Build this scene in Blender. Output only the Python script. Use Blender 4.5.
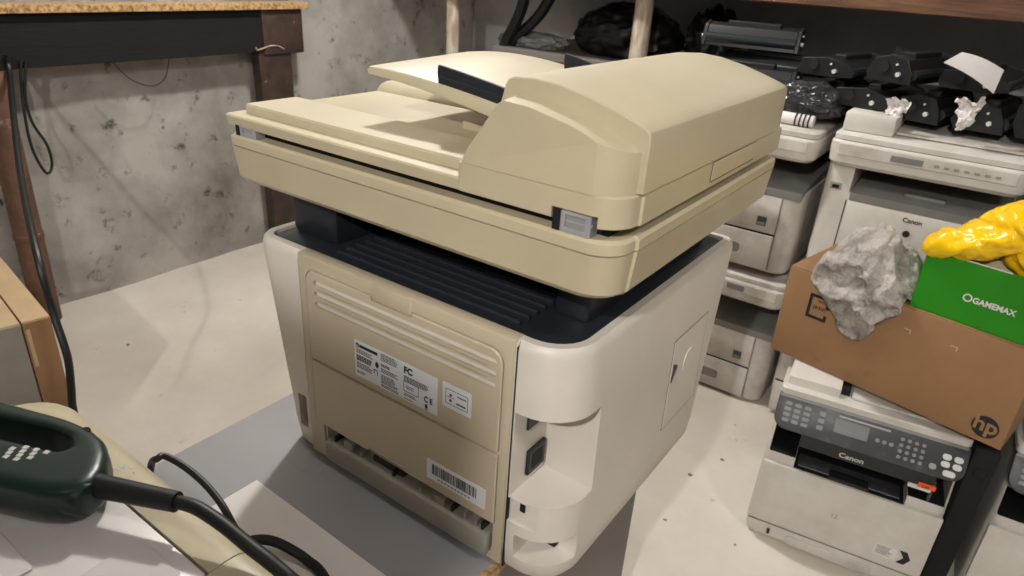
import bpy, bmesh, math, random
from mathutils import Vector, Matrix, noise
random.seed(7)
PI = math.pi
scene = bpy.context.scene
for o in list(bpy.data.objects):
    bpy.data.objects.remove(o, do_unlink=True)

# ------------------------------------------------------------------ camera
def cam_axes(p, r, y):
    p, r, y = math.radians(p), math.radians(r), math.radians(y)
    fwd = Vector((-math.sin(y)*math.cos(p), math.cos(y)*math.cos(p), math.sin(p)))
    right = Vector((math.cos(y), math.sin(y), 0))
    up = right.cross(fwd)
    c, s = math.cos(r), math.sin(r)
    return c*right + s*up, c*up - s*right, fwd
FPX = 685.7
CR, CU, CF = cam_axes(-25.325, 3.74, 34.194)
CP = Vector((0.2836, -0.5313, 1.275))
cam_d = bpy.data.cameras.new('camera')
cam = bpy.data.objects.new('camera', cam_d)
scene.collection.objects.link(cam)
cam.matrix_world = Matrix((( CR.x, CU.x, -CF.x, CP.x), (CR.y, CU.y, -CF.y, CP.y), (CR.z, CU.z, -CF.z, CP.z), (0, 0, 0, 1)))
cam_d.sensor_width = 36.0
cam_d.lens = FPX/1024*36
cam_d.clip_start = 0.02
cam_d.dof.use_dof = True
cam_d.dof.focus_distance = 0.95
cam_d.dof.aperture_fstop = 9.0
scene.camera = cam

def ray(u, v): return CR*((u-512)/FPX) + CU*(-(v-288)/FPX) + CF
def gz(u, v, z): d = ray(u, v); return CP + d*((z-CP.z)/d.z)
def gx(u, v, x): d = ray(u, v); return CP + d*((x-CP.x)/d.x)
def gy(u, v, y): d = ray(u, v); return CP + d*((y-CP.y)/d.y)

# ------------------------------------------------------------------ light
world = bpy.data.worlds.new('world'); scene.world = world
world.use_nodes = True
world.node_tree.nodes['Background'].inputs[0].default_value = (0.62, 0.6, 0.58, 1)
world.node_tree.nodes['Background'].inputs[1].default_value = 0.02
def bulb(loc, power, size=.05, col_=(1.0, 0.972, 0.93)):
    l = bpy.data.lights.new('bulb_light', 'POINT'); l.energy = power; l.color = col_; l.shadow_soft_size = size
    o = bpy.data.objects.new('bulb_light', l); scene.collection.objects.link(o); o.location = loc
    return o
bulb((-1.25, 1.12, 2.40), 122, .06)
bulb((0.45, -2.05, 2.40), 165, .03)
bulb((1.35, -0.1, 2.40), 40, .12)
scene.view_settings.view_transform = 'Standard'
scene.view_settings.look = 'None'
scene.view_settings.gamma = 1
scene.view_settings.use_curve_mapping = False
scene.view_settings.exposure = 0.05

# ------------------------------------------------------------------ materials
def lin(c):
    return tuple(((x/255)/12.92 if x/255 <= 0.04045 else ((x/255+0.055)/1.055)**2.4) for x in c)
MATS = {}
def mat(name, rgb, rough=0.5, var=0.12, scale=9.0, rgb2=None, bump=0.0, bscale=90.0, spec=0.5, metal=0.0,
        lo=0.35, hi=0.65, stretch=(1, 1, 1), detail=6.0, speck=None, alpha=1.0, emit=None, sheen=0.0):
    if name in MATS: return MATS[name]
    m = bpy.data.materials.new(name); m.use_nodes = True
    nt = m.node_tree; b = nt.nodes['Principled BSDF']
    c = lin(rgb)
    c2 = lin(rgb2) if rgb2 else tuple(max(0, x*(1-var*2)) for x in c)
    tc = nt.nodes.new('ShaderNodeTexCoord'); mp = nt.nodes.new('ShaderNodeMapping')
    mp.inputs['Scale'].default_value = stretch
    nt.links.new(tc.outputs['Object'], mp.inputs['Vector'])
    n = nt.nodes.new('ShaderNodeTexNoise'); n.inputs['Scale'].default_value = scale; n.inputs['Detail'].default_value = detail
    n.inputs['Roughness'].default_value = 0.62
    nt.links.new(mp.outputs[0], n.inputs['Vector'])
    r = nt.nodes.new('ShaderNodeValToRGB')
    r.color_ramp.elements[0].position = lo; r.color_ramp.elements[0].color = (*c2, 1)
    r.color_ramp.elements[1].position = hi; r.color_ramp.elements[1].color = (*c, 1)
    nt.links.new(n.outputs['Fac'], r.inputs['Fac'])
    out = r.outputs[0]
    if speck:
        rgb3, sscale, lo3, hi3 = speck
        n3 = nt.nodes.new('ShaderNodeTexNoise'); n3.inputs['Scale'].default_value = sscale; n3.inputs['Detail'].default_value = 8
        n3.inputs['Roughness'].default_value = 0.7
        nt.links.new(tc.outputs['Object'], n3.inputs['Vector'])
        r3 = nt.nodes.new('ShaderNodeValToRGB')
        r3.color_ramp.elements[0].position = lo3; r3.color_ramp.elements[0].color = (0, 0, 0, 1)
        r3.color_ramp.elements[1].position = hi3; r3.color_ramp.elements[1].color = (1, 1, 1, 1)
        nt.links.new(n3.outputs['Fac'], r3.inputs['Fac'])
        mx = nt.nodes.new('ShaderNodeMix'); mx.data_type = 'RGBA'
        nt.links.new(r3.outputs[0], mx.inputs[0]); nt.links.new(out, mx.inputs[6])
        mx.inputs[7].default_value = (*lin(rgb3), 1)
        out = mx.outputs[2]
    nt.links.new(out, b.inputs['Base Color'])
    b.inputs['Roughness'].default_value = rough
    b.inputs['Specular IOR Level'].default_value = spec
    b.inputs['Metallic'].default_value = metal
    b.inputs['Alpha'].default_value = alpha
    if sheen: b.inputs['Sheen Weight'].default_value = sheen
    if emit:
        b.inputs['Emission Color'].default_value = (*lin(emit[0]), 1); b.inputs['Emission Strength'].default_value = emit[1]
    if bump:
        n2 = nt.nodes.new('ShaderNodeTexNoise'); n2.inputs['Scale'].default_value = bscale; n2.inputs['Detail'].default_value = 4
        nt.links.new(mp.outputs[0], n2.inputs['Vector'])
        bp = nt.nodes.new('ShaderNodeBump'); bp.inputs['Strength'].default_value = bump; bp.inputs['Distance'].default_value = 0.01
        nt.links.new(n2.outputs['Fac'], bp.inputs['Height']); nt.links.new(bp.outputs[0], b.inputs['Normal'])
    MATS[name] = m
    return m

BEIGE = mat('aged_beige_plastic', (196, 184, 155), 0.36, 0.05, 5, bump=0.02, bscale=700)
BEIGE_R = mat('rear_beige_plastic', (192, 179, 155), 0.42, 0.05, 5, bump=0.02, bscale=700)
OFFW = mat('off_white_plastic', (216, 208, 198), 0.42, 0.05, 4, bump=0.02, bscale=700)
NAVY = mat('dark_blue_grey_plastic', (33, 38, 46), 0.38, 0.1, 6, bump=0.02, bscale=600)
BLACKP = mat('black_plastic', (27, 27, 29), 0.4, 0.15, 20)
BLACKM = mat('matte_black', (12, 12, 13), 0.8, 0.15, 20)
GREYP = mat('grey_plastic', (150, 148, 145), 0.45, 0.08, 10)
TRAYG = mat('grey_tray_plastic', (150, 146, 136), 0.45, 0.08, 10)
METAL = mat('hinge_metal', (176, 177, 182), 0.35, 0.08, 30, metal=0.3)
PAPERW = mat('white_paper', (222, 216, 214), 0.75, 0.03, 6)
LABELW = mat('white_label', (222, 222, 228), 0.55, 0.02, 10)
INK = mat('black_ink', (25, 25, 28), 0.6, 0.05, 30)
WHITE_P = mat('dusty_white_plastic', (214, 210, 204), 0.42, 0.06, 7, rgb2=(190, 184, 175), lo=0.3, hi=0.7)
WHITE_D = mat('dirty_white_plastic', (205, 200, 193), 0.5, 0.1, 9, rgb2=(165, 156, 146), lo=0.28, hi=0.6)
DGREY = mat('dark_grey_plastic', (62, 62, 64), 0.45, 0.12, 9, speck=((96, 94, 92), 22, 0.55, 0.75))
MGREY = mat('mid_grey_plastic', (126, 124, 121), 0.5, 0.12, 9)
CARD = mat('brown_cardboard', (150, 113, 78), 0.85, 0.07, 6, bump=0.05, bscale=200, speck=((124, 92, 62), 14, 0.6, 0.8))
CARD_L = mat('pale_cardboard', (184, 158, 122), 0.85, 0.08, 8)
GREENC = mat('green_card', (40, 138, 22), 0.38, 0.04, 5)
GREYCARD = mat('grey_card', (140, 134, 124), 0.8, 0.08, 7)
CONC = mat('concrete_floor_mat', (214, 206, 195), 0.8, 0.1, 1.6, rgb2=(188, 179, 167), lo=0.3, hi=0.7, bump=0.25, bscale=16,
           speck=((120, 110, 100), 5.2, 0.64, 0.76))
WALLM = mat('plaster_wall_mat', (164, 160, 153), 0.9, 0.2, 2.1, rgb2=(104, 99, 92), lo=0.28, hi=0.58, bump=0.5, bscale=7,
            speck=((52, 49, 46), 12, 0.575, 0.69))
WALLD = mat('dim_wall_mat', (196, 195, 194), 0.9, 0.2, 1.6, bump=0.4, bscale=7)
CEILM = mat('ceiling_mat', (140, 137, 132), 0.9, 0.1, 2)
RUST = mat('rusty_paint', (70, 50, 40), 0.65, 0.3, 16, rgb2=(44, 33, 29), bump=0.3, bscale=50, speck=((185, 172, 160), 21, 0.68, 0.74))
PIPE = mat('rusty_pipe', (112, 78, 58), 0.75, 0.3, 10, rgb2=(78, 54, 42), bump=0.4, bscale=40, speck=((150, 130, 112), 12, 0.6, 0.75))
BEAMD = mat('dark_painted_timber', (15, 14, 13), 0.95, 0.25, 8, stretch=(4, 0.5, 4), bump=0.2, bscale=30)
CHIP = mat('chipboard', (190, 155, 108), 0.85, 0.2, 75, rgb2=(120, 88, 55), lo=0.38, hi=0.58, bump=0.3, bscale=80)
WOOD = mat('rough_timber', (118, 82, 56), 0.8, 0.25, 8, rgb2=(78, 52, 36), stretch=(0.6, 6, 6), bump=0.2, bscale=40)
POSTW = mat('weathered_post', (188, 178, 165), 0.8, 0.2, 12, rgb2=(150, 128, 106), stretch=(3, 3, 0.7), bump=0.2, bscale=40, lo=0.4, hi=0.6)
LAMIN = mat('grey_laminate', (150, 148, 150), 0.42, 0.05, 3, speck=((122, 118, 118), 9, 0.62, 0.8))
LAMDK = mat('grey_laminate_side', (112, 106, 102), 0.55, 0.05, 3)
RUBBER = mat('black_rubber', (17, 17, 18), 0.5, 0.1, 30)
TOOLG = mat('dark_green_tool_plastic', (18, 42, 36), 0.34, 0.1, 12, bump=0.03, bscale=500)
LILAC = mat('pale_grey_lid', (212, 206, 204), 0.33, 0.06, 4)
CLOTH = mat('grey_rag', (186, 179, 172), 0.95, 0.15, 22, rgb2=(132, 125, 119), lo=0.35, hi=0.65, bump=0.6, bscale=130, speck=((66, 62, 59), 10, 0.53, 0.66))
YELLOW = mat('yellow_bag_plastic', (250, 208, 8), 0.28, 0.05, 6, rgb2=(236, 184, 4))
CLEARB = mat('grey_film', (64, 63, 65), 0.16, 0.25, 25, alpha=0.8)
BAGBLK = mat('black_bag_plastic', (13, 13, 14), 0.5, 0.2, 12)
DRUM = mat('drum_surface', (38, 44, 46), 0.2, 0.05, 4)
ORANGE = mat('orange_sticker', (226, 92, 40), 0.5, 0.05, 10)
CREAM = mat('cream_card', (205, 190, 158), 0.8, 0.08, 10, speck=((140, 110, 70), 20, 0.6, 0.7))
DUST = mat('dusty_grey_film', (150, 148, 146), 0.6, 0.2, 9)
STEEL = mat('white_pin', (210, 208, 204), 0.4, 0.05, 10)
PRINTG = mat('grey_print', (120, 116, 112), 0.6, 0.05, 10)

# ------------------------------------------------------------------ mesh helpers
col = scene.collection
def rrect(x0, y0, x1, y1, r, n=6):
    """counter-clockwise rounded rectangle; r = (r00, r10, r11, r01)"""
    if not isinstance(r, (tuple, list)): r = (r, r, r, r)
    pts = []
    for (cx, cy, rr, a0) in ((x0, y0, r[0], PI), (x1, y0, r[1], 1.5*PI), (x1, y1, r[2], 0), (x0, y1, r[3], 0.5*PI)):
        sx = 1 if cx == x0 else -1; sy = 1 if cy == y0 else -1
        ox, oy = cx+sx*rr, cy+sy*rr
        for k in range(n+1):
            a = a0 + 0.5*PI*k/n
            pts.append((ox+rr*math.cos(a), oy+rr*math.sin(a)))
    return pts

class MB:
    def __init__(s, off=(0, 0, 0)):
        s.bm = bmesh.new(); s.off = Vector(off)
    def _merge(s, t, M=None):
        if M is not None: bmesh.ops.transform(t, matrix=M, verts=t.verts)
        bmesh.ops.recalc_face_normals(t, faces=t.faces)
        me = bpy.data.meshes.new('tmp'); t.to_mesh(me); t.free()
        s.bm.from_mesh(me); bpy.data.meshes.remove(me)
        return s
    def box(s, x0, y0, z0, x1, y1, z1, bevel=0.0, seg=2, M=None):
        t = bmesh.new()
        bmesh.ops.create_cube(t, size=1)
        for v in t.verts:
            v.co = Vector(((x0+x1)/2+v.co.x*(x1-x0), (y0+y1)/2+v.co.y*(y1-y0), (z0+z1)/2+v.co.z*(z1-z0)))
        if bevel:
            bmesh.ops.bevel(t, geom=t.edges[:], offset=min(bevel, 0.49*min(abs(x1-x0), abs(y1-y0), abs(z1-z0))), segments=seg, affect='EDGES', profile=0.5)
        return s._merge(t, M)
    def loft(s, rows, cap=True, M=None):
        """rows: list of lists of 3-D points with equal counts (closed rings)"""
        t = bmesh.new(); vs = [[t.verts.new(p) for p in r] for r in rows]; n = len(rows[0])
        for a, b in zip(vs[:-1], vs[1:]):
            for i in range(n):
                j = (i+1) % n
                t.faces.new((a[i], a[j], b[j], b[i]))
        if cap:
            t.faces.new(list(reversed(vs[0]))); t.faces.new(vs[-1])
        return s._merge(t, M)
    def stack(s, rows, M=None):
        """rows: (z, outline2d)"""
        return s.loft([[(x, y, z) for x, y in o] for z, o in rows], True, M)
    def prism(s, poly, axis, a, b, bevel=0.0, seg=2, M=None):
        """poly 2-D: axis 'y' -> (x,z), 'x' -> (y,z), 'z' -> (x,y)"""
        def P(p, h):
            return {'y': (p[0], h, p[1]), 'x': (h, p[0], p[1]), 'z': (p[0], p[1], h)}[axis]
        t = bmesh.new()
        A = [t.verts.new(P(p, a)) for p in poly]; B = [t.verts.new(P(p, b)) for p in poly]
        n = len(poly)
        f0 = t.faces.new(A); f1 = t.faces.new(list(reversed(B)))
        for i in range(n): t.faces.new((A[i], B[i], B[(i+1) % n], A[(i+1) % n]))
        bmesh.ops.recalc_face_normals(t, faces=t.faces)
        if bevel:
            e = list(set(f0.edges[:]+f1.edges[:]))
            bmesh.ops.bevel(t, geom=e, offset=bevel, segments=seg, affect='EDGES', profile=0.5)
        return s._merge(t, M)
    def cyl(s, p0, p1, r, n=14, r1=None, bevel=0.0):
        p0, p1 = Vector(p0), Vector(p1); d = p1-p0; L = d.length
        q = d.to_track_quat('Z', 'Y').to_matrix().to_4x4()
        r1 = r if r1 is None else r1
        t = bmesh.new()
        bmesh.ops.create_cone(t, cap_ends=True, segments=n, radius1=r, radius2=r1, depth=L)
        if bevel:
            e = [x for x in t.edges if abs(x.verts[0].co.z-x.verts[1].co.z) < 1e-6]
            bmesh.ops.bevel(t, geom=e, offset=bevel, segments=2, affect='EDGES', profile=0.5)
        return s._merge(t, Matrix.Translation((p0+p1)/2) @ q)
    def tube(s, pts, r, n=10, sub=6):
        pts = [Vector(p) for p in pts]
        # catmull-rom
        P = []
        for i in range(len(pts)-1):
            a = pts[max(i-1, 0)]; b = pts[i]; c = pts[i+1]; d = pts[min(i+2, len(pts)-1)]
            for k in range(sub):
                u = k/sub
                P.append(0.5*((2*b)+(c-a)*u+(2*a-5*b+4*c-d)*u*u+(-a+3*b-3*c+d)*u**3))
        P.append(pts[-1])
        rows = []; up = Vector((0, 0, 1)); prev = None
        for i, p in enumerate(P):
            t = (P[min(i+1, len(P)-1)]-P[max(i-1, 0)]).normalized()
            if prev is None:
                a = t.cross(up)
                if a.length < 1e-3: a = t.cross(Vector((1, 0, 0)))
                a.normalize()
            else:
                a = (prev - t*prev.dot(t)).normalized()
            prev = a; b = t.cross(a)
            rr = r[0]+(r[1]-r[0])*i/(len(P)-1) if isinstance(r, tuple) else r
            rows.append([p+(a*math.cos(2*PI*k/n)+b*math.sin(2*PI*k/n))*rr for k in range(n)])
        return s.loft(rows)
    def grid(s, f, nu, nv, thick=0.0):
        t = bmesh.new()
        V = [[t.verts.new(f(i/nu, j/nv)) for j in range(nv+1)] for i in range(nu+1)]
        F = [t.faces.new((V[i][j], V[i+1][j], V[i+1][j+1], V[i][j+1])) for i in range(nu) for j in range(nv)]
        if thick:
            t.normal_update()
            Wv = [[t.verts.new(v.co-v.normal*thick) for v in row] for row in V]
            for i in range(nu):
                for j in range(nv): t.faces.new((Wv[i][j], Wv[i][j+1], Wv[i+1][j+1], Wv[i+1][j]))
            rim = [(i, 0) for i in range(nu+1)]+[(nu, j) for j in range(1, nv+1)]+[(i, nv) for i in range(nu-1, -1, -1)]+[(0, j) for j in range(nv-1, 0, -1)]
            for (a, b), (c, d) in zip(rim, rim[1:]+rim[:1]):
                t.faces.new((V[a][b], V[c][d], Wv[c][d], Wv[a][b]))
        return s._merge(t)
    def mesh(s, name='m', sharp=32, smooth=True):
        me = bpy.data.meshes.new(name)
        if s.off.length: bmesh.ops.translate(s.bm, verts=s.bm.verts, vec=s.off)
        s.bm.to_mesh(me); s.bm.free()
        if smooth and len(me.polygons):
            me.polygons.foreach_set('use_smooth', [True]*len(me.polygons))
            me.set_sharp_from_angle(angle=math.radians(sharp))
        return me
    def build(s, name, m, parent=None, sharp=32, smooth=True):
        me = s.mesh(name, sharp, smooth); me.materials.append(m)
        o = bpy.data.objects.new(name, me); col.objects.link(o)
        if parent: o.parent = parent
        return o

def tag(o, label=None, cat=None, group=None, kind=None):
    if label: o['label'] = label
    if cat: o['category'] = cat
    if group: o['group'] = group
    if kind: o['kind'] = kind
    return o
def thing(name, label, cat, loc=(0, 0, 0), rz=0.0, group=None, rot=None):
    o = bpy.data.objects.new(name, None); col.objects.link(o)
    o.location = loc; o.rotation_euler = rot if rot else (0, 0, rz)
    o.empty_display_size = 0.05
    return tag(o, label, cat, group)
def copy_tree(o, parent=None):
    c = o.copy(); col.objects.link(c); c.parent = parent
    for ch in list(o.children): copy_tree(ch, c)
    return c
def bake(o):
    """apply the modifiers of o into its mesh"""
    dg = bpy.context.evaluated_depsgraph_get(); dg.update()
    me = bpy.data.meshes.new_from_object(o.evaluated_get(dg))
    old = o.data; o.modifiers.clear(); o.data = me
    return o
def cut(o, mb):
    c = mb.build('cutter_tmp', INK)
    p = o.parent; mw = o.matrix_basis.copy(); o.parent = None; o.matrix_basis = Matrix()
    md = o.modifiers.new('b', 'BOOLEAN'); md.operation = 'DIFFERENCE'; md.object = c; md.solver = 'EXACT'
    bake(o); o.parent = p; o.matrix_basis = mw
    bpy.data.objects.remove(c, do_unlink=True)
    o.data.set_sharp_from_angle(angle=math.radians(32))
    return o
def text(s, size, m, parent, M, name='lettering', bold=0.0, align='LEFT', sx=1.0):
    c = bpy.data.curves.new('t', 'FONT'); c.body = s; c.size = size; c.align_x = align; c.extrude = 0.0002; c.offset = bold
    o = bpy.data.objects.new('t', c)
    me = bpy.data.meshes.new_from_object(o); bpy.data.objects.remove(o, do_unlink=True)
    me.transform(M @ Matrix.Diagonal((sx, 1, 1, 1))); me.materials.append(m)
    o = bpy.data.objects.new(name, me); col.objects.link(o); o.parent = parent
    return o
def FM(x, y, z, tilt=90, rz=0, spin=0):
    """matrix putting XY artwork on an upright face that looks to -Y (tilt 90)"""
    return Matrix.Translation((x, y, z)) @ Matrix.Rotation(math.radians(rz), 4, 'Z') @ Matrix.Rotation(math.radians(tilt), 4, 'X') @ Matrix.Rotation(math.radians(spin), 4, 'Z')

# ------------------------------------------------------------------ the room
XL, XR_, YF, YB, ZC = -2.40, 2.3, -3.2, 2.85, 2.5
tag(MB().box(XL-.1, YF-.1, -.1, XR_+.1, YB+.1, 0).build('floor', CONC), kind='structure')
tag(MB().box(XL-.1, YF-.1, ZC, XR_+.1, YB+.1, ZC+.1).build('ceiling', CEILM), kind='structure')
def wallgrid(name, f, m, nu=40, nv=24):
    return tag(MB().grid(f, nu, nv).build(name, m, sharp=80), kind='structure')
def wn(p, a): return a*noise.noise(p*2.2)+a*0.5*noise.noise(p*5.5)
def fl(a, b):
    y = YF+(YB-YF)*a; z = ZC*b
    return Vector((XL+min(0.0, wn(Vector((0, y, z)), .022)-.012), y, z))
wallgrid('wall_left', fl, WALLM, 70, 40)
def fb(a, b):
    x = XL-.05+(XR_-XL+.1)*a; z = ZC*b
    return Vector((x, YB+wn(Vector((x, 9, z)), .01), z))
wallgrid('wall_back', fb, WALLD)
WALLF = mat('bare_wall_mat', (104, 100, 96), 0.9, 0.2, 1.6, bump=0.4, bscale=7)
tag(MB().box(XR_, YF, 0, XR_+.1, YB, ZC).build('wall_right', WALLF), kind='structure')
tag(MB().box(XL, YF-.1, 0, XR_, YF, ZC).build('wall_front', WALLF), kind='structure')

# ------------------------------------------------------------------ table
TZ = 0.58
t = thing('side_table', 'grey laminate table with a chipped edge under the big beige printer', 'table', (-0.32, -0.2, 0))
def T(): return MB((0.32, 0.2, 0))
TX0, TX1, TY0, TY1 = -0.575, -0.072, -0.80, 0.462
T().box(TX0, TY0, TZ-.018, TX1, TY1, TZ, .0006, 1).build('table_top', LAMIN, t)
T().box(TX1-.0005, TY0, TZ-.0172, TX1+.0012, TY1, TZ-.0008).build('raw_edge', CHIP, t)
chips = T()
for k in range(9):
    y = -.07+k*.012+random.uniform(-.004, .004)
    chips.box(TX1-.006-random.random()*.006, y, TZ-.004, TX1+.0016, y+.012, TZ+.0002)
o = chips.build('chipped_edge', CHIP, t); o['label'] = 'bare brown chipboard where the edge is chipped'
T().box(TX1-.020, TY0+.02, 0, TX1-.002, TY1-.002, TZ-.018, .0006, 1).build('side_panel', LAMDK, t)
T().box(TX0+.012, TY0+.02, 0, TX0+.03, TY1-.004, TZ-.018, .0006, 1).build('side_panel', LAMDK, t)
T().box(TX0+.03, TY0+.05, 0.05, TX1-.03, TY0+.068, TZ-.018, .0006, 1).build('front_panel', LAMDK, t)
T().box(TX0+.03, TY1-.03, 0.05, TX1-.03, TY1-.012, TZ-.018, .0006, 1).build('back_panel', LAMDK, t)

# unseen block added behind the viewer, shading the printer back from the second lamp
cb = thing('shade_blocker', 'unseen dark grey locker with a single tall door', 'blocker', (.10, -1.55, 0))
MB().box(-.15, -.25, .04, .15, .25, 1.827, .004, 1).build('carcass', DGREY, cb)
d_ = MB().box(-.145, .25, .06, .145, .262, 1.81, .003, 1).build('door', DGREY, cb)
MB().box(.10, .262, .92, .116, .280, 1.04, .004, 1).build('handle', METAL, d_)
for x in (-.12, .12):
    for y in (-.2, .2): MB().box(x-.02, y-.02, 0, x+.02, y+.02, .04).build('foot', BLACKP, cb)

# sheet of paper on the table
a = gz(257, 481, TZ); b = gz(390, 580, TZ); c_ = gz(205, 503, TZ)
e1 = (b-a).normalized()
e2 = Vector((e1.y, -e1.x, 0)); e2 = e2 if e2.dot(c_-a) > 0 else -e2
def fpap(u, v):
    p = a+e1*(u*.297)+e2*(v*.21)
    p.z = TZ+.0012+.0012*(0.5+0.5*noise.noise(p*9))
    return p
tag(MB().grid(fpap, 14, 10, .0003).build('paper_sheet', PAPERW), 'loose white paper sheet lying on the grey table', 'paper')

# ------------------------------------------------------------------ main printer (local z0 is 0.02 above its base)
mp = thing('multifunction_printer', 'large yellowed beige office printer with document feeder, its back panel lettered with white labels', 'printer', (0, 0, TZ))
def N(): return MB((0, 0, .02))
def outl(i, k=1.0): return rrect(-.480-.046*k+i, 0+i, .012-.007*k-i, .428+.064*k-i, (max(.036-i, .004), max(.06-i, .004), max(.022-i, .004), max(.05-i, .004)), 8)
body = N().stack([(-.018, outl(.008, 0)), (-.010, outl(.003, 0)), (.02, outl(.001, .1)), (.15, outl(0, .5)), (.300, outl(0, 1)), (.308, outl(.002)), (.312, outl(.006)), (.312, outl(.016)), (.300, outl(.018))]).build('body', OFFW, mp)
cut(body, N().box(-.062, -.02, .10, .03, .074, .222))                       # port recess
cut(body, N().box(-.052, -.02, .008, .03, .052, .046, .004, 2))             # lower finger slot
cut(body, N().box(-.066, -.02, .062, .012, .006, .0985))
cut(body, N().box(-.39, -.02, .0, -.082, .10, .047))                        # rear tray opening
cut(body, N().box(-.452, -.02, .018, -.434, .02, .075))                      # left notch
cut(body, N().box(-.0655, -.02, -.03, -.0635, .006, .4))                     # seams beside the cover
cut(body, N().box(-.4275, -.02, -.03, -.4255, .006, .4))
N().box(-.4518, .0172, .0185, -.4342, .0195, .0745).build('notch_back', DGREY, mp)
N().box(-.0654, -.0005, -.0155, -.0636, .005, .305).build('corner_seam', BLACKM, mp)
# sockets inside the port recess
pr = N().box(-.0625, .026, .182, -.0590, .054, .208, .001, 1).build('socket', BLACKP, mp)
N().box(-.0625, .030, .112, -.0570, .068, .150, .002, 1).build('socket', BLACKP, mp)
N().box(-.0580, .038, .120, -.0565, .060, .142).build('socket_insert', BLACKM, mp)
N().box(-.0625, .061, .184, -.0595, .067, .200).build('socket', BLACKP, mp)
N().box(-.048, .004, .083, -.041, .0075, .095).build('release_tab', BLACKP, mp)
N().box(-.040, .040, .016, -.015, .0525, .036).build('slot_interior', BLACKM, mp)
# rear covers
def louvre_door():
    out = rrect(-.4085, .1565, -.0805, .2935, (.003, .003, .018, .018), 6)
    d = N().prism(out, 'y', -.0045, .008, .0012, 1).build('rear_door', BEIGE_R, mp)
    for z in (.2775, .262, .2465):
        cut(d, N().prism(rrect(-.392, z-.0040, -.088, z+.0040, .003, 3), 'y', -.02, .0015))
    for z in (.2697, .2542):
        cut(d, N().box(-.384, -.02, z-.0007, -.10, -.0025, z+.0007))
    cut(d, N().box(-.284, -.02, .2885, -.215, .02, .3))
    return d
frame = N().box(-.4245, -.0025, -.0135, -.0670, .0175, .3128, .0025, 2).build('rear_frame', BEIGE_R, mp)
cut(frame, N().box(-.393, -.02, -.002, -.081, .03, .0475))
cut(frame, N().box(-.4103, -.02, .0476, -.0787, .0085, .1552))
cut(frame, N().prism(rrect(-.4105, .1545, -.0785, .2955, (.003, .003, .02, .02), 6), 'y', -.02, .0105))
dr = louvre_door()
N().box(-.283, -.0050, .2895, -.216, .004, .3125, .0025, 2).build('door_latch_tab', BEIGE_R, mp)
lp = N().box(-.4087, -.0042, .0478, -.0803, .008, .1532, .0012, 1).build('rear_lower_panel', BEIGE_R, mp)
cut(lp, N().prism([(-.315, .03), (-.295, .056), (-.235, .056), (-.215, .03)], 'y', -.02, .02))
N().box(-.4095, .002, .1528, -.0795, .008, .1566).build('door_gap', BLACKM, mp)
# rear paper path tray
tr = N().box(-.386, -.010, -.008, -.086, .07, .027, .004, 2).build('duplex_tray', TRAYG, mp)
for k, x in enumerate([-.372, -.352, -.318, -.255, -.205, -.178, -.150, -.128, -.110, -.100]):
    N().box(x, -.003, .024, x+(.018 if k in (1, 5) else .004), .06, .036+.003*(k % 2), .001, 1).build('tray_rib', TRAYG if k % 3 else BLACKP, tr)
N().box(-.300, .004, .024, -.240, .05, .036, .002, 1).build('paper_roller', BLACKP, tr)
N().box(-.388, .062, .0, -.084, .099, .046).build('tray_interior', BLACKM, mp)

# labels on the rear door (printed matter, flat)
def bars(lst, y, nm, par, m=INK):
    b = N()
    for (x0, z0, x1, z1) in lst: b.box(x0, y-.0001, z0, x1, y+.0002, z1)
    return b.build(nm, m, par, smooth=False)
lab = N().box(-.3165, -.0051, .1675, -.1725, -.0044, .2215).build('rating_label', LABELW, mp)
lab['label'] = 'white rating label with small print'
B = []
zz = .2145
B += [(-.307, zz-.002, -.274, zz+.0025)]
def para(x0, x1, z, n, h=.0011, dz=.0023, rag=.25):
    for k in range(n):
        x = x0
        xe = x1-random.random()*rag*(x1-x0)
        while x < xe:
            w = random.uniform(.0018, .0052)
            B.append((x, z-k*dz-h/2, min(x+w, xe), z-k*dz+h/2)); x += w+.0008
para(-.313, -.280, .2085, 3); para(-.313, -.285, .1995, 4, .0016, .0022, .1); para(-.313, -.283, .1885, 4); para(-.313, -.295, .1755, 2)
para(-.268, -.238, .2185, 5); para(-.268, -.250, .2030, 2, .0015); para(-.268, -.236, .1965, 3); para(-.268, -.238, .1870, 6); para(-.268, -.236, .1725, 2)
para(-.228, -.182, .2030, 5, .001, .0018); para(-.228, -.206, .1770, 2, .001); para(-.228, -.212, .1700, 1)
bars(B, -.0052, 'small_print', lab)
text('hp', .0052, LABELW, lab, FM(-.3135, -.0056, .2130+.02), 'emblem_letters')
N().cyl((-.311, -.0053, .2145), (-.311, -.0050, .2145), .0036, 18).build('emblem', INK, lab)
text('FC', .0125, INK, lab, FM(-.228, -.0054, .2080+.02), bold=.0005)
text('C E', .0115, INK, lab, FM(-.194, -.0054, .1800+.02), bold=.0003, sx=.8)
text('CCC', .0058, INK, lab, FM(-.2245, -.0054, .1860+.02), sx=1.1)
def ring(x0, z0, x1, z1, w, y, nm, par, m=INK):
    return bars([(x0, z0, x1, z0+w), (x0, z1-w, x1, z1), (x0, z0, x0+w, z1), (x1-w, z0, x1, z1)], y, nm, par, m)
ring(-.2285, .1805, -.2035, .1955, .0005, -.0053, 'certification_frame', lab)
bars([(-.2785, .196, -.2725, .201), (-.277, .194, -.274, .203), (-.2815, .1845, -.2800, .1895), (-.2815, .1895, -.2745, .1905), (-.2755, .182, -.2745, .1890),
      (-.193, .1685, -.188, .1695), (-.1925, .1705, -.1885, .1765)], -.0052, 'symbols', lab); lab.children[-1]['kind'] = 'stuff'
l2 = N().box(-.1645, -.0051, .1880, -.1205, -.0044, .2220).build('socket_label', LABELW, mp)
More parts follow.
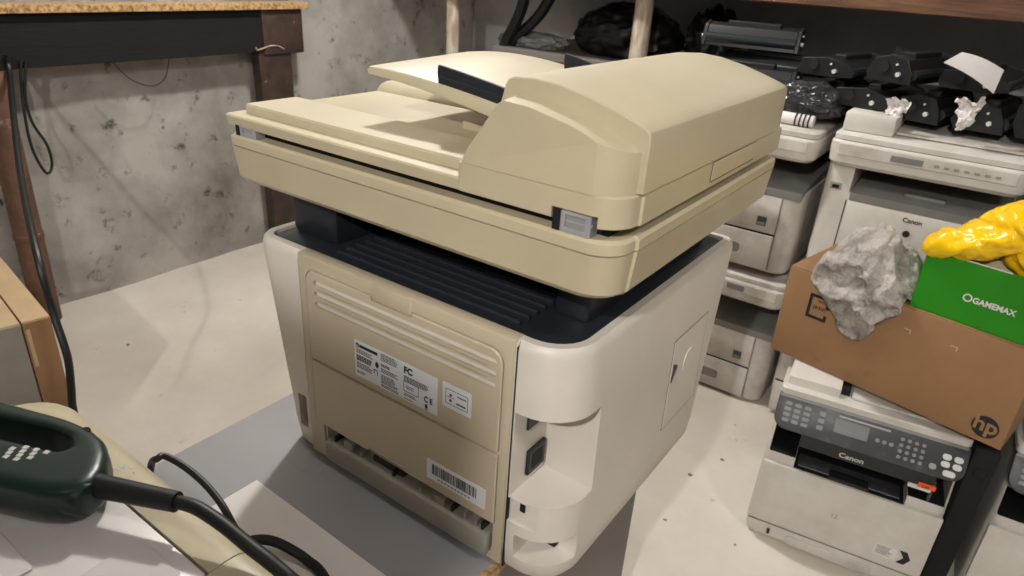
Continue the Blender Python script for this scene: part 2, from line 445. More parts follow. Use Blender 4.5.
ring(-.1595, .1940, -.1255, .2150, .0006, -.0053, 'label_frame', l2)
bars([(-.157, .2035, -.146, .2042), (-.1535, .198, -.1500, .2015), (-.1535, .2055, -.1500, .209), (-.142, .2085, -.128, .2100), (-.143, .1980, -.1285, .2000)], -.0052, 'label_symbols', l2)
l3 = N().box(-.189, -.0048, .0635, -.0935, -.0041, .0945).build('barcode_label', LABELW, mp)
B = []; x = -.1800
while x < -.108:
    w = random.choice((.0007, .0011, .0017)); B.append((x, .0735, x+w, .0895)); x += w+random.choice((.0006, .0010, .0014))
B2 = [(-.170+k*.0055, .0675, -.1668+k*.0055, .0692) for k in range(10)]
bars(B+B2, -.0049, 'barcode', l3)

# dark top deck and the neck
deck = N().stack([(.296, rrect(-.506, .010, -.011, .472, (.03, .05, .012, .04), 8)), (.3085, rrect(-.506, .010, -.011, .472, (.03, .05, .012, .04), 8)), (.3105, rrect(-.502, .014, -.015, .468, (.026, .046, .010, .036), 8))]).build('top_deck', NAVY, mp)
for k in range(6):
    N().box(-.385, .030+.017*k, .309, -.085, .036+.017*k, .3165, .002, 1).build('deck_ridge', NAVY, deck)
N().box(-.498, .050, .309, -.405, .44, .384, .008, 2).build('scanner_support', NAVY, mp)
N().box(-.075, .085, .309, -.028, .44, .384, .008, 2).build('scanner_support', NAVY, mp)
N().box(-.41, .20, .309, -.07, .44, .384, .004, 1).build('output_bay', BLACKP, mp)
# right side face details
N().prism([(.0112, .070), (.0082, .215), (.004, .215), (.004, .070)], 'y', .285, .405, .0006, 1).build('side_panel', OFFW, mp)
N().prism([(.0108, .0675), (.0076, .2175), (.004, .2175), (.004, .0675)], 'y', .2825, .4075).build('side_panel_gap', TRAYG, mp)
N().prism([(.288, .148), (.302, .172), (.290, .178)], 'x', .004, .0112).build('side_latch', DGREY, mp)
N().cyl((.004, .35, .16), (.0102, .35, .16), .020, 24).build('side_dimple', OFFW, mp)
for (x, y) in ((-.46, .05), (-.06, .06), (-.46, .42), (-.06, .42)):
    N().cyl((x, y, -.02), (x, y, -.0170), .012, 12).build('foot', RUBBER, mp)

# scanner base
def scout(i, stepx=.0028):
    pts = rrect(-.565+i, .006+i, .034-i, .507-i, (.012, .034, .02, .012), 8)
    out = []
    for (x, y) in pts:
        out.append((x, y))
    # shallow step on the right face near the rear corner
    k = max(range(len(pts)), key=lambda j: (pts[j][0], -pts[j][1]))
    res = []
    for j, (x, y) in enumerate(pts):
        if y < .045 and x > -.1: x -= stepx
        res.append((x, y))
        if j == 17: res += [(.034-i-stepx, .0475), (.034-i, .0490)]
    return res
sb = N().stack([(.3795, scout(.010)), (.386, scout(.004)), (.426, scout(.0005)), (.4285, scout(0)), (.4286, scout(.0032)), (.4300, scout(.0032)), (.4301, scout(0)), (.441, scout(0)), (.4445, scout(.003))]).build('scanner_base', BEIGE, mp)
N().box(-.545, .026, .444, .012, .49, .4568).build('lid_gap', BLACKM, mp)
# lid
def rr3(x0, y0, x1, y1, r): return rrect(x0, y0, x1, y1, r, 5)
lid = N().stack([(.4565, rr3(-.566, .008, -.150, .503, .006)), (.4685, rr3(-.568, .006, -.150, .503, .006)), (.4705, rr3(-.566, .008, -.150, .501, .005))]).build('scanner_lid', BEIGE, mp)
N().stack([(.468, rr3(-.556, .030, -.14, .118, .006)), (.4795, rr3(-.556, .030, -.14, .118, .006)), (.482, rr3(-.5535, .0325, -.14, .1155, .004))]).build('output_tray_rail', BEIGE, lid)
N().stack([(.468, rr3(-.545, .112, -.14, .300, .006)), (.4755, rr3(-.545, .112, -.14, .300, .006)), (.4770, rr3(-.543, .114, -.14, .298, .005))]).build('output_tray', BEIGE, lid)
def ledge(y, z): return (y, z)
N().prism([(.262, .468), (.268, .479), (.276, .487), (.288, .4905), (.45, .491), (.495, .487), (.500, .468)], 'x', -.548, -.14, .004, 2).build('lid_ledge', BEIGE, lid)
for (x0, y) in ((-.285, .165), (-.275, .200), (-.26, .235)):
    N().box(x0, y, .476, -.13, y+.003, .4865, .001, 1).build('paper_rib', BEIGE, lid)
# hinges
for x in (-.536, -.030):
    h = N().box(x-.003, .0075, .4440, x+.031, .024, .4660, .0015, 1).build('hinge', METAL, mp)
    cut(h, N().box(x+.003, .0, .4500, x+.025, .0115, .4625))
    N().box(x+.003, .010, .4500, x+.025, .012, .4625).build('hinge_pocket', GREYP, h)
    N().cyl((x-.004, .012, .456), (x+.032, .012, .456), .0022, 10).build('hinge_pin', METAL, h)
    N().box(x-.011, .0077, .4445, x-.003, .026, .4690).build('hinge_recess', BLACKM, h)
# feeder base
def adfo(i, st=.0025):
    pts = rrect(-.160+i, .006+i, .0345-i, .503-i, (.004, .034, .02, .006), 8)
    res = []
    for j, (x, y) in enumerate(pts):
        if y < .045 and x > -.1: x -= st
        res.append((x, y))
        if j == 17: res += [(.0345-i-st, .0445), (.0345-i, .046)]
    return res
ab = N().stack([(.4555, adfo(.003)), (.457, adfo(0)), (.4865, adfo(0)), (.4875, adfo(.0014))]).build('feeder_base', BEIGE, mp)
cut(ab, N().box(-.042, -.01, .440, .008, .0245, .4680))
ab2 = N().stack([(.4572, rrect(-.13, .3, .002, .31, .002, 2)), (.46, rrect(-.13, .3, .002, .31, .002, 2))]).build('feeder_sensor', GREYP, ab)
N().box(.0338, .2205, .4640, .0356, .372, .4860, .0006, 1).build('feeder_catch', BEIGE, ab)
N().box(.0335, .2190, .4628, .0349, .3732, .4866).build('catch_gap', BLACKM, ab)
# feeder rear cap
capo = [(-.158, .4875), (-.1535, .4990), (-.116, .5540), (-.108, .5585), (-.075, .5570), (-.03, .5480), (-.012, .5425), (.004, .5374), (.016, .5332), (.0230, .5303), (.0285, .5275), (.0290, .4875)]
def capscale(y, k):
    res = []
    for (x, z) in capo:
        xx = x; zz_ = z
        lim = .029-k*.031
        if x > lim:
            xx = lim+(x-lim)*.02
            if z > .5:
                zl = .5480+(.5262-.5480)*(max(lim, -.03)+.03)/.0615
                zz_ = zl-(x-lim)*.02
        if x < -.1: xx = x + k*.004
        if z > .5: zz_ = zz_ - k*.0015
        res.append((xx, y, zz_))
    return res
N().loft([capscale(.0055, 1), capscale(.0065, .93), capscale(.012, .60), capscale(.021, .28), capscale(.031, .08), capscale(.040, 0), capscale(.06, 0)]).build('feeder_end_cap', BEIGE, mp, sharp=28)
# feeder cover (curved hood)
shell = [(-.158, .489), (-.150, .505), (-.132, .550), (-.128, .5660), (-.1245, .5715), (-.118, .5745), (-.095, .5765), (-.065, .5745), (-.03, .5675), (.000, .5590), (.020, .5525), (.0300, .5485), (.0335, .5455), (.0350, .5415), (.0352, .489)]
def sh(y, k):
    res = []
    for (x, z) in shell:
        cx, cz = -.05, .50
        res.append((cx+(x-cx)*(1-k*.9), y, z-(max(0, z-.5))*k*1.2))
    return res
N().loft([sh(.0385, .016), sh(.0398, .003), sh(.043, 0), sh(.25, -.006), sh(.44, 0), sh(.468, .02), sh(.485, .06), sh(.494, .14)]).build('feeder_cover', BEIGE, mp, sharp=28)
# document tray: a curved sheet sloping up from the feeder
def tray_z(x, y=.104):
    k = min(1, max(0, (x+.12)/-.27))
    near = .520+.026*math.sin(k*PI/2)
    far = .535+.030*math.sin(k*2.0)-.010*k*k
    t_ = max(0, min(1, (y-.104)/.19))
    return near+(far-near)*t_
xs = [-.12-.27*i/14 for i in range(15)]
def dt(y, sink, yy=None):
    yy = y if yy is None else yy
    top = [(x, y, tray_z(x, yy)-sink) for x in xs]+[(-.3925, y, tray_z(-.39, yy)-.004)]
    bot = [(x, y, tray_z(x, .104)-.0095-.010*(1-(x+.12)/-.27)) for x in reversed(xs)]
    return top+bot
dtray = N().loft([dt(.1035, .003), dt(.1055, .0006), dt(.11, 0), dt(.16, 0), dt(.21, 0), dt(.26, 0), dt(.30, 0), dt(.312, .002)]).build('document_tray', BEIGE, mp, sharp=40)
def guide(y, x0, x1, h, nm='paper_guide'):
    n = 12; up = []
    for i in range(n+1):
        x = x0+(x1-x0)*i/n
        up.append((x, tray_z(x, y)+h*(1-.12*i/n)))
    up = [(x0-.0015, tray_z(x0, y)+h*.55), (x0-.001, tray_z(x0, y)+h*.88)]+up[0:]
    low = [(x0+(x1-x0)*i/n, tray_z(x0+(x1-x0)*i/n, y)-.001) for i in range(n, -1, -1)]
    return N().prism(up+low, 'y', y, y+.006, .001, 1).build(nm, NAVY, dtray)
guide(.1065, -.276, -.135, .0205)
N().tube([(-.270+.12*i/8, .1062, tray_z(-.270+.12*i/8, .1065)+.009) for i in range(9)], .0016, 6, 2).build('guide_ridge', NAVY, dtray)
guide(.287, -.212, -.13, .019)
N().box(-.222, .255, tray_z(-.21, .257)-.002, -.196, .259, tray_z(-.21, .257)+.0012).build('guide_slot', BLACKM, dtray)

# ------------------------------------------------------------------ second beige printer under the jigsaw
PZ = .76
bp = thing('flat_beige_printer', 'beige printer with pale grey lid, lying under the green jigsaw', 'printer', (-.36, -.46, TZ))
def Q(): return MB((.36, .46, -TZ))
BX0, BX1, BY0, BY1 = -.605, -.075, -.70, -.256
def bo(i, r=.06): return rrect(BX0+i, BY0+i, BX1-i, BY1-i, (r, r, r*.6, r), 8)
bb = Q().stack([(TZ+.002, bo(.014)), (TZ+.012, bo(.008)), (PZ-.05, bo(.002)), (PZ-.032, bo(.0)), (PZ-.018, bo(.004)), (PZ-.007, bo(.012)), (PZ-.001, bo(.024)), (PZ, bo(.034))]).build('body', BEIGE, bp, sharp=50)
cut(bb, Q().box(-.56, -.66, PZ-.012, -.178, -.3085, PZ+.02))
cut(bb, Q().box(-.1795, -.72, PZ-.10, -.1778, -.20, PZ+.02))
ll = Q().box(-.5585, -.6585, PZ-.012, -.1795, -.3105, PZ+.0006, .003, 2).build('flatbed_lid', LILAC, bp)
Q().box(-.555, -.475, PZ+.0004, -.300, -.402, PZ+.0042, .0015, 1).build('lid_rib', LILAC, ll)
Q().box(-.500, -.650, PZ+.0004, -.275, -.485, PZ+.0042, .0015, 1).build('lid_rib', LILAC, ll)
Q().prism(rrect(-.262, -.56, -.19, -.325, .010, 4), 'z', PZ+.0004, PZ+.0026, .0008, 1).build('lid_pad', LILAC, ll)
for (x, y) in ((-.57, -.66), (-.57, -.29), (-.11, -.66), (-.11, -.29)):
    Q().cyl((x, y, TZ), (x, y, TZ+.006), .012, 12).build('foot', RUBBER, bp)
sm = Q()
for k in range(30):
    x = -.45+.10*random.random(); y = -.288+.010*random.random()*(1 if k % 2 else -.4)
    w = random.uniform(.001, .004)
    sm.box(x, y, PZ+.0001, x+w, y+random.uniform(.0006, .0016), PZ+.0004)
sm.build('worn_lettering', PAPERW, bp)['kind'] = 'stuff'

# jigsaw lying on its side
JO = Vector((-.337, -.308, PZ+.0045)); ja = math.radians(22)
js = thing('jigsaw', 'dark green electric jigsaw with loop handle, lying on the beige printer', 'power tool', JO, ja)
# local x = along handle to the cable end, local y = up in the picture (-v)
def J(): return MB()
outer = [(-.30, .052), (-.16, .051), (-.09, .047), (-.055, .040), (-.028, .027), (-.010, .010), (.004, -.012), (.010, -.032), (.008, -.048), (-.005, -.060), (-.03, -.066), (-.08, -.067), (-.16, -.070), (-.30, -.078), (-.33, -.065), (-.335, .0), (-.325, .045)]
hb = J().prism(outer, 'z', .002, .048, .012, 3).build('handle', TOOLG, js)
cut(hb, J().prism([(-.285, .024), (-.09, .024), (-.062, .018), (-.048, .004), (-.052, -.006), (-.065, -.010), (-.285, -.004)], 'z', -.02, .09))
md = hb.modifiers.new('r', 'REMESH'); md.mode = 'VOXEL'; md.voxel_size = .0035
md = hb.modifiers.new('s', 'SMOOTH'); md.iterations = 6; md.factor = .5
hb.parent = None; bake(hb); hb.parent = js
hb.data.polygons.foreach_set('use_smooth', [True]*len(hb.data.polygons)); hb.data.update()
hb.data.materials.clear(); hb.data.materials.append(TOOLG)
J().cyl((-.012, -.040, .026), (.008, -.042, .026), .023, 22, .018, .004).build('rear_boss', TOOLG, js)
for (x, y) in ((-.056, .032), (-.030, -.030)):
    J().cyl((x, y, .036), (x, y, .0468), .0052, 14).build('screw_hole', BLACKM, js)
ck = J(); s_ = .0062
for i in range(6):
    for j in range(4):
        if (i+j) % 2 == 0 and not (i == 5 and j == 0) and not (i == 0 and j == 3):
            x, y = -.108+i*s_+j*.004, -.036+j*s_
            ck.box(x, y, .0470, x+s_*.92, y+s_*.92, .0486, .0004, 1)
o = ck.build('checker_mark', STEEL, js); o['label'] = 'white checkered mark'
J().box(-.46, -.10, .006, -.32, .02, .066, .014, 3).build('motor_housing', TOOLG, js)
J().box(-.50, -.135, .002, -.34, -.128, .075, .002, 1).build('base_plate', METAL, js)
J().box(-.475, -.13, .02, -.43, -.09, .055, .006, 2).build('gear_head', GREYP, js)
J().box(-.462, -.20, .036, -.455, -.13, .038).build('saw_blade', METAL, js)
for o in js.children: o.scale = (1, .90, .92)
# strain relief and power cable
def jl(p): 
    d = p-JO; c, s = math.cos(ja), math.sin(ja)
    return Vector((d.x*c+d.y*s, -d.x*s+d.y*c, d.z))
r0 = jl(gz(104, 487, PZ+.034)); r1 = jl(gz(177, 502, PZ+.034))
J().tube([r0-(r1-r0)*.25, r0, (r0+r1)/2, r1], (.0125, .0100), 14, 4).build('strain_relief', RUBBER, js)
cpts = [jl(gz(172, 501, PZ+.034)), jl(gz(195, 507, PZ+.034)), jl(gz(222, 524, PZ+.028)), jl(gz(248, 545, PZ+.02)), jl(gz(275, 566, PZ+.012)), jl(gz(300, 588, PZ)), jl(gz(325, 612, PZ-.04)), jl(Vector((-.040, -.36, .64))), jl(Vector((-.035, -.36, .45))), jl(Vector((-.02, -.37, .10))), jl(Vector((.03, -.36, .0075))), jl(Vector((.12, -.33, .0075)))]
J().tube(cpts, .0068, 12, 6).build('power_cable', RUBBER, js)

# loose black cord on the table
cl = [gz(157, 459, TZ+.10), gz(163, 455, TZ+.10), gz(185, 467, TZ+.09), gz(205, 484, TZ+.085), gz(222, 505, TZ+.08), gz(234, 528, TZ+.085), gz(252, 546, TZ+.08)]
cd = MB(); cd.tube([gz(150, 475, TZ+.01), gz(152, 462, TZ+.04)]+[gz(157, 459, TZ+.06), gz(165, 456, TZ+.06), gz(185, 467, TZ+.05), gz(205, 484, TZ+.04), gz(222, 505, TZ+.03), gz(238, 533, TZ+.02), gz(262, 560, TZ+.008), gz(285, 590, TZ+.006), Vector((-.10, -.235, TZ+.0055)), Vector((-.062, -.235, TZ-.01)), Vector((-.055, -.235, TZ-.2)), Vector((-.05, -.235, .06)), Vector((-.01, -.23, .006))], .0048, 10, 6)
tag(cd.build('cord', RUBBER), 'thin black cord curling out from behind the flat beige printer', 'cord')
cd = MB(); cd.tube([gz(225, 556, TZ+.05), gz(238, 546, TZ+.055), gz(255, 540, TZ+.05), gz(272, 541, TZ+.04), gz(290, 549, TZ+.025), gz(308, 561, TZ+.012), gz(326, 580, TZ+.007), Vector((-.10, -.20, TZ+.007)), Vector((-.058, -.205, TZ-.012)), Vector((-.05, -.205, TZ-.2)), Vector((-.05, -.20, .06)), Vector((-.0, -.19, .007))], .0062, 10, 6)
tag(cd.build('cord', RUBBER), 'thick black cord arching over the white paper sheet', 'cord')

# ------------------------------------------------------------------ left: bench, posts, cartons, cables
BXF = -2.31
AZ0 = gx(120, 62, BXF).z; AZ1 = gx(120, 11.5, BXF).z
PY0 = gx(251, 56, BXF-.06).y; PY1 = gx(292, 56, BXF).y; AY1 = gx(302, 30, BXF).y
bn = thing('work_bench', 'tall chipboard bench with dark painted apron standing before the stained wall', 'bench', (-2.2, .5, 0))
def K(): return MB((2.2, -.5, 0))
K().box(-2.385, -.72, AZ1+.001, BXF+.025, AY1+.02, AZ1+.026, .001, 1).build('bench_top', CHIP, bn)
K().box(BXF-.035, -.72, AZ0, BXF, PY0+.02, AZ1, .002, 1).build('apron', BEAMD, bn)
K().box(BXF-.06, PY0, .0, BXF-.002, PY1, AZ0-.001, .004, 1).build('leg', RUST, bn)
bk = K().box(BXF-.065, PY0+.022, AZ0-.012, BXF+.008, AY1, AZ1, .006, 2).build('corner_bracket', RUST, bn)
K().tube([gx(284, 49, BXF+.010), gx(278, 46, BXF+.011), gx(270, 46, BXF+.011), gx(258, 50, BXF+.011), gx(256, 47, BXF+.011)], .003, 6, 4).build('weld_mark', POSTW, bk)
K().box(BXF-.06, -.72, 0, BXF-.001, -.60, AZ0-.001, .004, 1).build('leg', RUST, bn)
# rusty pipe by the wall
p0 = gx(47, 312, -2.33); p1 = gx(7, 146, -2.33)
pd = (p1-p0).normalized(); pb = p0-pd*(p0.z/pd.z); pt = pb+pd*((AZ0-.002)/pd.z)
pp = thing('rusty_pipe', 'rusty brown steel pipe standing against the stained wall behind the cartons', 'pipe', pb)
MB().cyl((0, 0, 0), pt-pb, .043, 20).build('tube', PIPE, pp)
MB().cyl((pt-pb)*.36, (pt-pb)*.385, .046, 20, bevel=.003).build('coupling', PIPE, pp)

# two cartons side by side
ca = math.radians(-6)
c0 = gz(50, 316, .45); c1 = gz(20, 322, .45); c2 = gz(0, 256, .45)
ex = (c2-c0); ex.z = 0; ex.normalize()       # along the top edge, away
ey = (c1-c0); ey.z = 0; ey = (ey-ex*ey.dot(ex)).normalized()
rzc = math.atan2(ex.y, ex.x)
sgn = 1 if Vector((-ex.y, ex.x, 0)).dot(ey) > 0 else -1
def carton(name, label, off, w, mcol, mtop):
    base = c0+ey*off; base.z = 0
    th = thing(name, label, 'box', base, rzc)
    a_, b_ = (0, w*sgn) if sgn > 0 else (w*sgn, 0)
    MB().box(0, a_, 0, .48, b_, .448, .002, 1).build('carton', mcol, th)
    MB().box(.002, a_+.001, .448, .478, b_-.001, .4505).build('top_flap', mtop, th)
    return th, a_, b_
th, a_, b_ = carton('cardboard_carton', 'narrow brown cardboard carton with pale top beside the black hanging cable', 0, .058, CARD, CARD_L)
MB().box(-.0015, a_+.004 if sgn < 0 else b_-.012, .33, .0, a_+.012 if sgn < 0 else b_-.004, .43).build('tape_strip', CARD_L, th)
th, a_, b_ = carton('grey_carton', 'grey sided carton with pale top, next to the narrow brown one', .0605, .30, GREYCARD, CARD_L)

# cables hanging from the bench
def cable(pts, r, label, nm='hanging_cable', m=RUBBER, cat='cable', group=None):
    return tag(MB().tube(pts, r, 10, 6).build(nm, m), label, cat, group)
xc = -1.37
cp = [gx(8, 55, BXF+.012), gx(10, 80, BXF+.06), gx(20, 170, -1.75), gx(36, 250, xc), gx(53, 312, -1.32), gx(67, 355, -1.28), gx(71, 385, -1.27), gx(73, 408, -1.27)]
q = cp[-1].copy(); cp += [Vector((q.x+.005, q.y, .2)), Vector((q.x+.03, q.y+.01, .05)), Vector((q.x+.08, q.y+.05, .009)), Vector((q.x+.16, q.y+.02, .0085))]
cable(cp, .0085, 'thick black cable hanging from the bench down past the cartons')
xk = BXF+.008
cable([gx(21, 60, xk), gx(21, 78, xk), gx(24, 110, xk), gx(32, 148, xk), gx(46, 173, xk), gx(52, 165, xk), gx(47, 145, xk), gx(32, 122, xk), gx(25, 95, xk), gx(26, 62, xk)], .0045, 'looped black cable hanging from the bench against the pale wall')
cable([gx(112, 60, xk), gx(118, 68, xk), gx(132, 80, xk), gx(152, 86, xk), gx(165, 78, xk), gx(169, 58, xk)], .0018, 'thin black wire sagging below the bench apron', 'sagging_wire', RUBBER, 'wire')

# ------------------------------------------------------------------ rear storage rack
SZ = .93
rk = thing('storage_rack', 'timber storage rack along the back wall with a rough beam over the cartridges', 'rack', (0, 2.4, 0))
def Rk(): return MB((0, -2.4, 0))
Rk().box(-1.70, 2.10, SZ-.03, 1.6, 2.80, SZ, .002, 1).build('lower_deck', LAMDK, rk)
for (u, r, nm) in ((453, .030, 'post'), (642, .036, 'post')):
    p = gy(u, 25, 2.07)
    Rk().cyl((p.x, 2.07, 0), (p.x, 2.07, 2.2), r, 14).build('post', POSTW, rk)
Rk().box(1.3, 2.03, 0, 1.38, 2.1, 2.2, .003, 1).build('post', POSTW, rk)
b0 = gy(729, 0, 1.96); b1 = gy(1024, 22, 1.96)
Rk().box(-1.9, 1.96, (b0.z+b1.z)/2, 1.6, 2.025, (b0.z+b1.z)/2+.14, .004, 1).build('front_beam', WOOD, rk)
bz = (b0.z+b1.z)/2+.14
for k in range(5):
    Rk().box(-2.2, 1.95+.17*k, bz, 1.6, 1.95+.17*k+.162, bz+.025, .002, 1).build('shelf_board', WOOD, rk)
Rk().box(-1.70, 2.115, SZ-.12, 1.6, 2.14, SZ-.03, .002, 1).build('deck_rail', WOOD, rk)

# crumpled things
def crumple(name, m, center, size, amp, freq, seed, label, cat, fn=None, sub=5, parent=None, rz=0, flat=0.0, group=None, ridg=True):
    bm = bmesh.new(); bmesh.ops.create_icosphere(bm, subdivisions=sub, radius=1)
    sd = Vector((seed*3.1, seed*1.7, seed*.9))
    for v in bm.verts:
        d = v.co.copy()
        n1 = noise.noise(d*freq+sd); n2 = noise.noise(d*freq*2.3+sd); n3 = noise.noise(d*freq*5+sd)
        if ridg: k = 1+amp*(1-2.2*abs(n1))*.6+amp*(.6-1.4*abs(n2))*.5+amp*.22*n3
        else: k = 1+amp*n1+amp*.5*n2+amp*.2*n3
        p = d*k
        if fn: p = fn(p, d)
        v.co = Vector((p.x*size[0], p.y*size[1], p.z*size[2]))
    zmin = -size[2]*(1-flat)
    for v in bm.verts:
        if v.co.z < zmin: v.co.z = zmin
    for v in bm.verts: v.co.z -= zmin
    me = bpy.data.meshes.new(name); bm.to_mesh(me); bm.free(); me.materials.append(m)
    me.polygons.foreach_set('use_smooth', [True]*len(me.polygons)); me.set_sharp_from_angle(angle=math.radians(60))
    o = bpy.data.objects.new(name, me); col.objects.link(o); o.location = center; o.rotation_euler = (0, 0, rz)
    return tag(o, label, cat, group)
p = gy(622, 50, 2.35)
crumple('black_bag', BAGBLK, (p.x, 2.40, SZ), (.22, .17, .125), .22, 1.6, 3, 'large slumped black plastic bag on the back rack between the posts', 'bag', flat=.35)
p = gy(690, 40, 2.35)
crumple('black_bag', BAGBLK, (p.x+.06, 2.46, SZ), (.10, .13, .13), .22, 1.8, 5, 'smaller black bag just right of the pale post on the back rack', 'bag', flat=.3)
p = gy(530, 50, 2.25)
crumple('dusty_packet', DUST, (p.x, 2.27, SZ), (.16, .09, .035), .25, 1.8, 8, 'dusty grey plastic packet lying flat on the back rack', 'packet', flat=.3)
ys = 2.16
for i, (pts, lab_) in enumerate((([(527, -20), (524, 0), (518, 18), (506, 42), (500, 60)], 'black strap hanging steeply in front of the back wall'),
                  ([(556, -15), (549, 0), (537, 18), (514, 40), (503, 58)], 'black strap slanting down to meet the steep one'))):
    P = [gy(u, v, ys+.03*i) for u, v in pts]
    P = [P[0]+Vector((0.01, 0, .05))]+P
    tag(MB().tube(P, .026, 8, 5).build('hanging_strap', BAGBLK), lab_, 'strap')

# ------------------------------------------------------------------ stacked printers at the back
def copier(name, label, loc, rz, tall=False, group=None):
    """local origin: front-left-bottom corner; x width, y depth, z up"""
    Wd, Dp = .45, .45
    th = thing(name, label, 'printer', loc, rz, group)
    def bo_(i, y0=0, r=.035): return rrect(i, y0+i, Wd-i, Dp-i, (r, r, .02, .02), 6)
    b = MB().stack([(.004, bo_(.012)), (.014, bo_(.004)), (.10, bo_(0)), (.355, bo_(0))]).build('body', WHITE_D if not tall else WHITE_P, th)
    x0, x1 = (.072 if tall else -.02), Wd+.02
    g0 = .284 if tall else .262
    cut(b, MB().box(x0, -.02, g0, x1, .36, .357))
    MB().box(max(x0, .002)+.001, .005, g0-.0045, Wd-.004, .359, g0-.0005).build('output_tray', MGREY, th)
    # stepped grey lip of the output tray
    lip = MB().prism([(-.003, g0-.020), (-.003, g0+.001), (.02, g0+.010), (.20, g0+.030), (.358, g0+.034), (.358, g0-.0015), (.03, g0-.0015)], 'x', max(x0, .002)+.004, Wd-.006, .002, 1).build('tray_slope', MGREY, th)
    if tall: MB().box(.20, .03, g0+.008, .30, .06, g0+.020, .006, 2).build('tray_grip', MGREY, lip)
    MB().box(max(x0, .004)+.002, .352, g0, Wd-.006, .3595, .356).build('output_back', BLACKM, th)
    # front panels
    fx0 = .075 if tall else .012
    fx1 = Wd-.006 if tall else .392
    MB().box(fx0, -.004, .128, fx1, .01, g0-.021, .003, 2).build('front_cover', WHITE_P if tall else WHITE_D, th)
    dw = MB().box(fx0, -.006, .014, fx1, .01, .122, .004, 2).build('paper_drawer', WHITE_P if tall else WHITE_D, th)
    MB().prism(rrect(.15, .048, .30, .080, .010, 4), 'y', -.0075, .0, .001, 1).build('drawer_grip', MGREY, dw)
    MB().box(fx0, -.0015, .1222, fx1, .004, .1278).build('drawer_gap', BLACKM, th)
    MB().box(fx1+.0005, -.001, .014, fx1+.003, .004, .24).build('column_gap', MGREY, th)
    # scanner slab
    def so(i): return rrect(-.004+i, -.026+i, Wd+.004-i, Dp-i, (.03, .03, .015, .015), 6)
    slab = MB().stack([(.356, so(.012)), (.366, so(.003)), (.40, so(0)), (.418, so(0)), (.4235, so(.004))]).build('scanner_unit', WHITE_D if not tall else WHITE_P, th)
    MB().stack([(.4235, so(.006)), (.4255, so(.006))]).build('lid_gap', MGREY, th)
    lid_ = MB().stack([(.4255, so(.004)), (.438, so(.004)), (.443, so(.012))]).build('scanner_lid', WHITE_D if not tall else WHITE_P, th)
    cp_ = MB().box(.02, -.0275, .385, .43, -.022, .417, .002, 1).build('control_panel', WHITE_D, th)
    if tall:
        MB().box(.150, -.0290, .392, .225, -.0262, .408, .001, 1).build('display', MGREY, cp_)
        for k in range(7):
            MB().box(.25+.022*k, -.0288, .396, .262+.022*k, -.0262, .403, .001, 1).build('button', GREYP, cp_)
        # usb port in the left column
        MB().box(.020, -.0015, .285, .050, .004, .305, .001, 1).build('usb_socket', GREYP, th)
        MB().box(.026, -.0025, .289, .044, .004, .299).build('usb_slot', BLACKM, th)
        MB().box(.0695, -.0015, .10, .0720, .004, .262).build('cover_seam', BLACKM, th)
        text('Canon', .0175, INK, th, FM(.218, -.0045, .238), bold=.0004)
        bd = MB().cyl((.236, -.0055, .207), (.236, -.003, .207), .009, 18).build('round_badge', INK, th)
        # document feeder on top
        fd = MB().box(.010, .015, .443, .135, .40, .494, .006, 2).build('document_feeder', WHITE_P, th)
        MB().prism([(.06, .446), (.06, .452), (.38, .470), (.38, .462)], 'x', .137, .44, .001, 1).build('feeder_tray', WHITE_D, th)
        MB().box(.138, .10, .4435, .42, .36, .4505).build('feeder_opening', BLACKM, th)
    else:
        MB().box(.275, -.0285, .391, .33, -.0262, .410, .001, 1).build('display', MGREY, cp_)
        MB().box(.335, -.0056, .149, .362, -.0038, .176).build('square_sticker', DGREY, th)
        MB().box(.337, -.0062, .151, .360, -.0052, .160).build('sticker_band', MGREY, th)
    return th
UY = 1.50
copier('office_copier', 'white office copier at the bottom of the pair behind the beige printer', (-.545, UY+.012, .0), 0, False)
copier('office_copier', 'white office copier stacked on top of another just like it', (-.560, UY, .462), 0, False)
copier('office_copier', 'white office copier on the floor, mostly hidden behind the brown box', (-.075, UY+.01, 0), 0, False)
tb = thing('cardboard_pad', 'flat cardboard pad between the two copiers behind the brown box', 'cardboard', (-.07, UY+.01, .4435))
MB().box(.005, .01, .0002, .44, .44, .0325, .002, 1).build('pad', CARD, tb)
copier('office_printer', 'tall white laser printer with a document feeder on top, behind the brown box', (-.073, UY, .477), 0, True)

